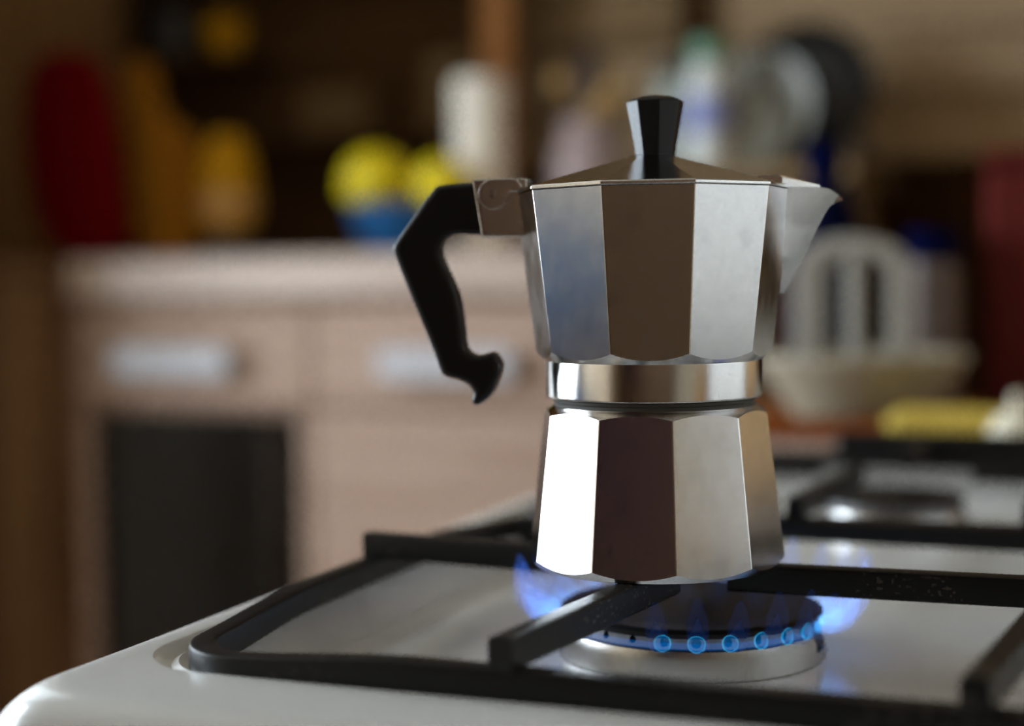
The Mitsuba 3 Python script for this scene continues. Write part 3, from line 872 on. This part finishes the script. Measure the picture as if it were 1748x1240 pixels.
# ------------------------------------------------------------------ the low counter behind the stove
KT = -0.024
kc = thing("counter", "low wooden counter behind the stove", "counter")
obj(kc + "__worktop", cbox(-.19, .58, .445, .96, KT - .034, KT, .004), "counter_wood", False)
obj(kc + "__cabinet", cbox(-.17, .56, .47, .94, -Z0, KT - .034, .003), "brown_wood", False)
bs = thing("basket", "cream basket with an arched handle on the counter behind the spout", "basket")
kx, ky = -.048, .70
obj(bs + "__bowl", at(lathe([(0, KT), (.040, KT), (.048, KT + .006), (.064, KT + .030), (.082, KT + .056), (.080, KT + .060), (.060, KT + .034), (.042, KT + .010), (0, KT + .008)], 56), kx, ky), "cream_weave", 50)
obj(bs + "__foot_ring", at(lathe([(.034, KT), (.044, KT), (.046, KT + .004), (.040, KT + .008)], 40), kx, ky), "cream_weave")
for dy, w in ((-.02, .036), (.03, .034)):
    P = [(kx - .006 - w, ky + dy, KT + .03), (kx - .006 - w, ky + dy, .075), (kx - .006 - w, ky + dy, .112), (kx - .006, ky + dy, .122), (kx - .006 + w, ky + dy, .112), (kx - .006 + w, ky + dy, .075), (kx - .006 + w, ky + dy, KT + .03)]
    obj(bs + "__handle", sweep(chaikin(P, 3, False), rrect(.014, .010, .003, 2), up=(0, 1, 0)), "white_wire", 40)
obj(bs + "__divider", cbox(kx - .008, kx + .004, ky - .026, ky - .014, KT + .03, .112, .003), "white_wire", False)
nb = thing("bottle", "dark navy bottle behind the cream basket", "bottle")
obj(nb + "__body", at(lathe([(0, KT), (.030, KT), (.033, KT + .004), (.033, .13), (.024, .165), (.014, .18), (.014, .19), (0, .19)], 40), -.105, .86), "navy_plastic")
obj(nb + "__cap", at(lathe([(0, .188), (.0165, .188), (.0165, .212), (.014, .215), (0, .215)], 32), -.105, .86), "blue_lid")
sj = thing("jar", "spice jar with dark blue lid on the counter by the basket", "jar")
obj(sj + "__body", at(lathe([(0, KT), (.021, KT), (.0235, KT + .004), (.0235, .098), (.020, .106), (.020, .110), (0, .110)], 40), -.006, .80), "spice")
obj(sj + "__lid", at(lathe([(0, .108), (.0212, .108), (.0215, .111), (.0215, .130), (.019, .133), (0, .133)], 40), -.006, .80), "blue_lid")
ty = thing("serving_tray", "white oval serving tray lying on the counter beyond the red brown tin", "tray")
m = inflate(chaikin(rrect(.34, .36, .10, 4), 1), .012, .005, .008)
obj(ty + "__plate", at(rot(m, -90, (1, 0, 0)), .335, .68, KT + .0062), "white_plastic", 40)
tn = thing("tin", "tall red brown tin at the edge of the counter", "tin")
obj(tn + "__body", cbox(.034, .125, .82, .93, KT, .185, .006), "red_brown_tin", False)
obj(tn + "__lid", cbox(.032, .127, .818, .932, .185, .200, .005), "red_brown_tin", False)
cl = inflate(rrect(.150, .075, .012, 4), .020, .008, .004)
cl = rot(cl, -90, (1, 0, 0))
V = cl.vertices
V[:, 2] += 0.004 * (meshkit.fbm(V * 55, 3) - .5)
cl.vertices = V
obj("napkin", at(rot(inflate(rrect(.10, .05, .008, 3), .010, .0045, .004), -90, (1, 0, 0)), -.078, .492, KT + .0052), "napkin_cloth", 50, label="pinkish grey folded napkin at the counter edge before the red brown board", cat="napkin")
obj("cloth", at(cl, .062, .60, KT + .0135), "yellow_cloth", 60, label="folded yellow cloth on the counter behind the stove", cat="cloth")
obj("garlic_bulb", at(lathe([(0, KT), (.010, KT), (.018, KT + .007), (.0195, KT + .016), (.014, KT + .026), (.005, KT + .032), (.004, KT + .042), (0, KT + .043)], 32), .078, .525), "garlic", 50, label="white garlic bulb in front of the yellow cloth", cat="garlic")
obj("cutting_board", at(rot(inflate(rrect(.105, .09, .012, 4), .014, .004, .004), -90, (1, 0, 0)), -.062, .585, KT + .0073), "red_brown_wood", 40, label="small red brown cutting board on the counter behind the hob", cat="cutting board")

# ------------------------------------------------------------------ what the metal mirrors, outside the frame
fg = thing("refrigerator", "white refrigerator standing beside the stove", "refrigerator")
obj(fg + "__body", cbox(.64, 1.24, -.135, .42, -Z0, .86, .012), "fridge_white", False)
obj(fg + "__door", cbox(.64, 1.24, -.180, -.140, -Z0 + .06, .85, .012), "fridge_white", False)
obj(fg + "__door__handle", cbox(.68, .70, -.215, -.18, -.1, .3, .005), "steel", False)
lc = thing("larder", "tan wooden larder cupboard behind the refrigerator", "cupboard")
obj(lc + "__carcass", cbox(.64, 1.3, .46, 1.30, -Z0, 1.2, .004), "tan_wood", False)
obj(lc + "__door", cbox(.622, .638, .465, 1.295, -Z0 + .08, 1.19, .003), "tan_wood", False)
wd = thing("wardrobe", "dark brown wardrobe against the wall behind the camera", "wardrobe")
obj(wd + "__carcass", cbox(-1.25, 1.35, -2.48, -1.95, -Z0, 1.35, .004), "plum_wood", False)
for i in range(4):
    d = obj(wd + "__door", cbox(-1.248 + .65 * i, -.602 + .65 * i, -1.948, -1.93, -.02, 1.34, .004), "plum_wood" if i == 1 else "door_wood", False)
    for z0, z1 in ((-.86, -.60), (-.59, -.32), (-.31, -.03)):
        obj(wd + "__drawer", cbox(-1.248 + .65 * i, -.602 + .65 * i, -1.948, -1.926, z0, z1, .004), "drawer_wood", False)
tw = thing("tall_cupboard", "tall white cupboard between the window and the low brown cabinet", "cupboard")
obj(tw + "__carcass", cbox(-1.94, -1.27, .95, 1.11, -Z0, 1.15, .004), "frame_white", False)
obj(tw + "__door", cbox(-1.938, -1.272, .932, .949, -Z0 + .08, 1.145, .004), "frame_white", False)
obj(tw + "__door__handle", cbox(-1.34, -1.325, .905, .918, .0, .18, .004), "steel", False)
bc = thing("tall_cupboard", "tall beige cupboard in the corner behind the blue grey table", "cupboard")
obj(bc + "__carcass", cbox(-1.93, -.56, -1.55, -1.03, -Z0, 1.1, .004), "beige_cupboard", False)
for i in range(2):
    obj(bc + "__door", cbox(-1.928 + .684 * i, -1.248 + .684 * i, -1.028, -1.01, -Z0 + .08, 1.095, .004), "beige_cupboard", False)
sf = thing("bookcase", "small orange wooden bookcase against the wall beyond the refrigerator", "bookcase")
obj(sf + "__carcass", cat_mesh([cbox(1.16, 1.47, -.70, -.68, -Z0, -.005, .002), cbox(1.16, 1.47, -.42, -.40, -Z0, -.005, .002), cbox(1.45, 1.47, -.68, -.42, -Z0, -.005, .002)]), "orange_wood", False)
for z in (-.90, -.62, -.32, -.023):
    obj(sf + "__shelf", cbox(1.16, 1.45, -.68, -.42, z, z + .018, .002), "orange_wood", False)
obj(sf + "__drawer", cbox(1.145, 1.16, -.698, -.402, -.29, -.010, .003), "orange_wood", False)
tb = thing("table", "kitchen table with a blue grey top under the window", "table")
obj(tb + "__top", cbox(-1.85, -.95, -.99, -.22, -.160, -.130, .004), "table_blue", False)
for x in (-1.78, -1.02):
    for y in (-.92, -.30):
        obj(tb + "__leg", cbox(x - .025, x + .025, y - .025, y + .025, -Z0, -.160, .004), "beige_wood", False)
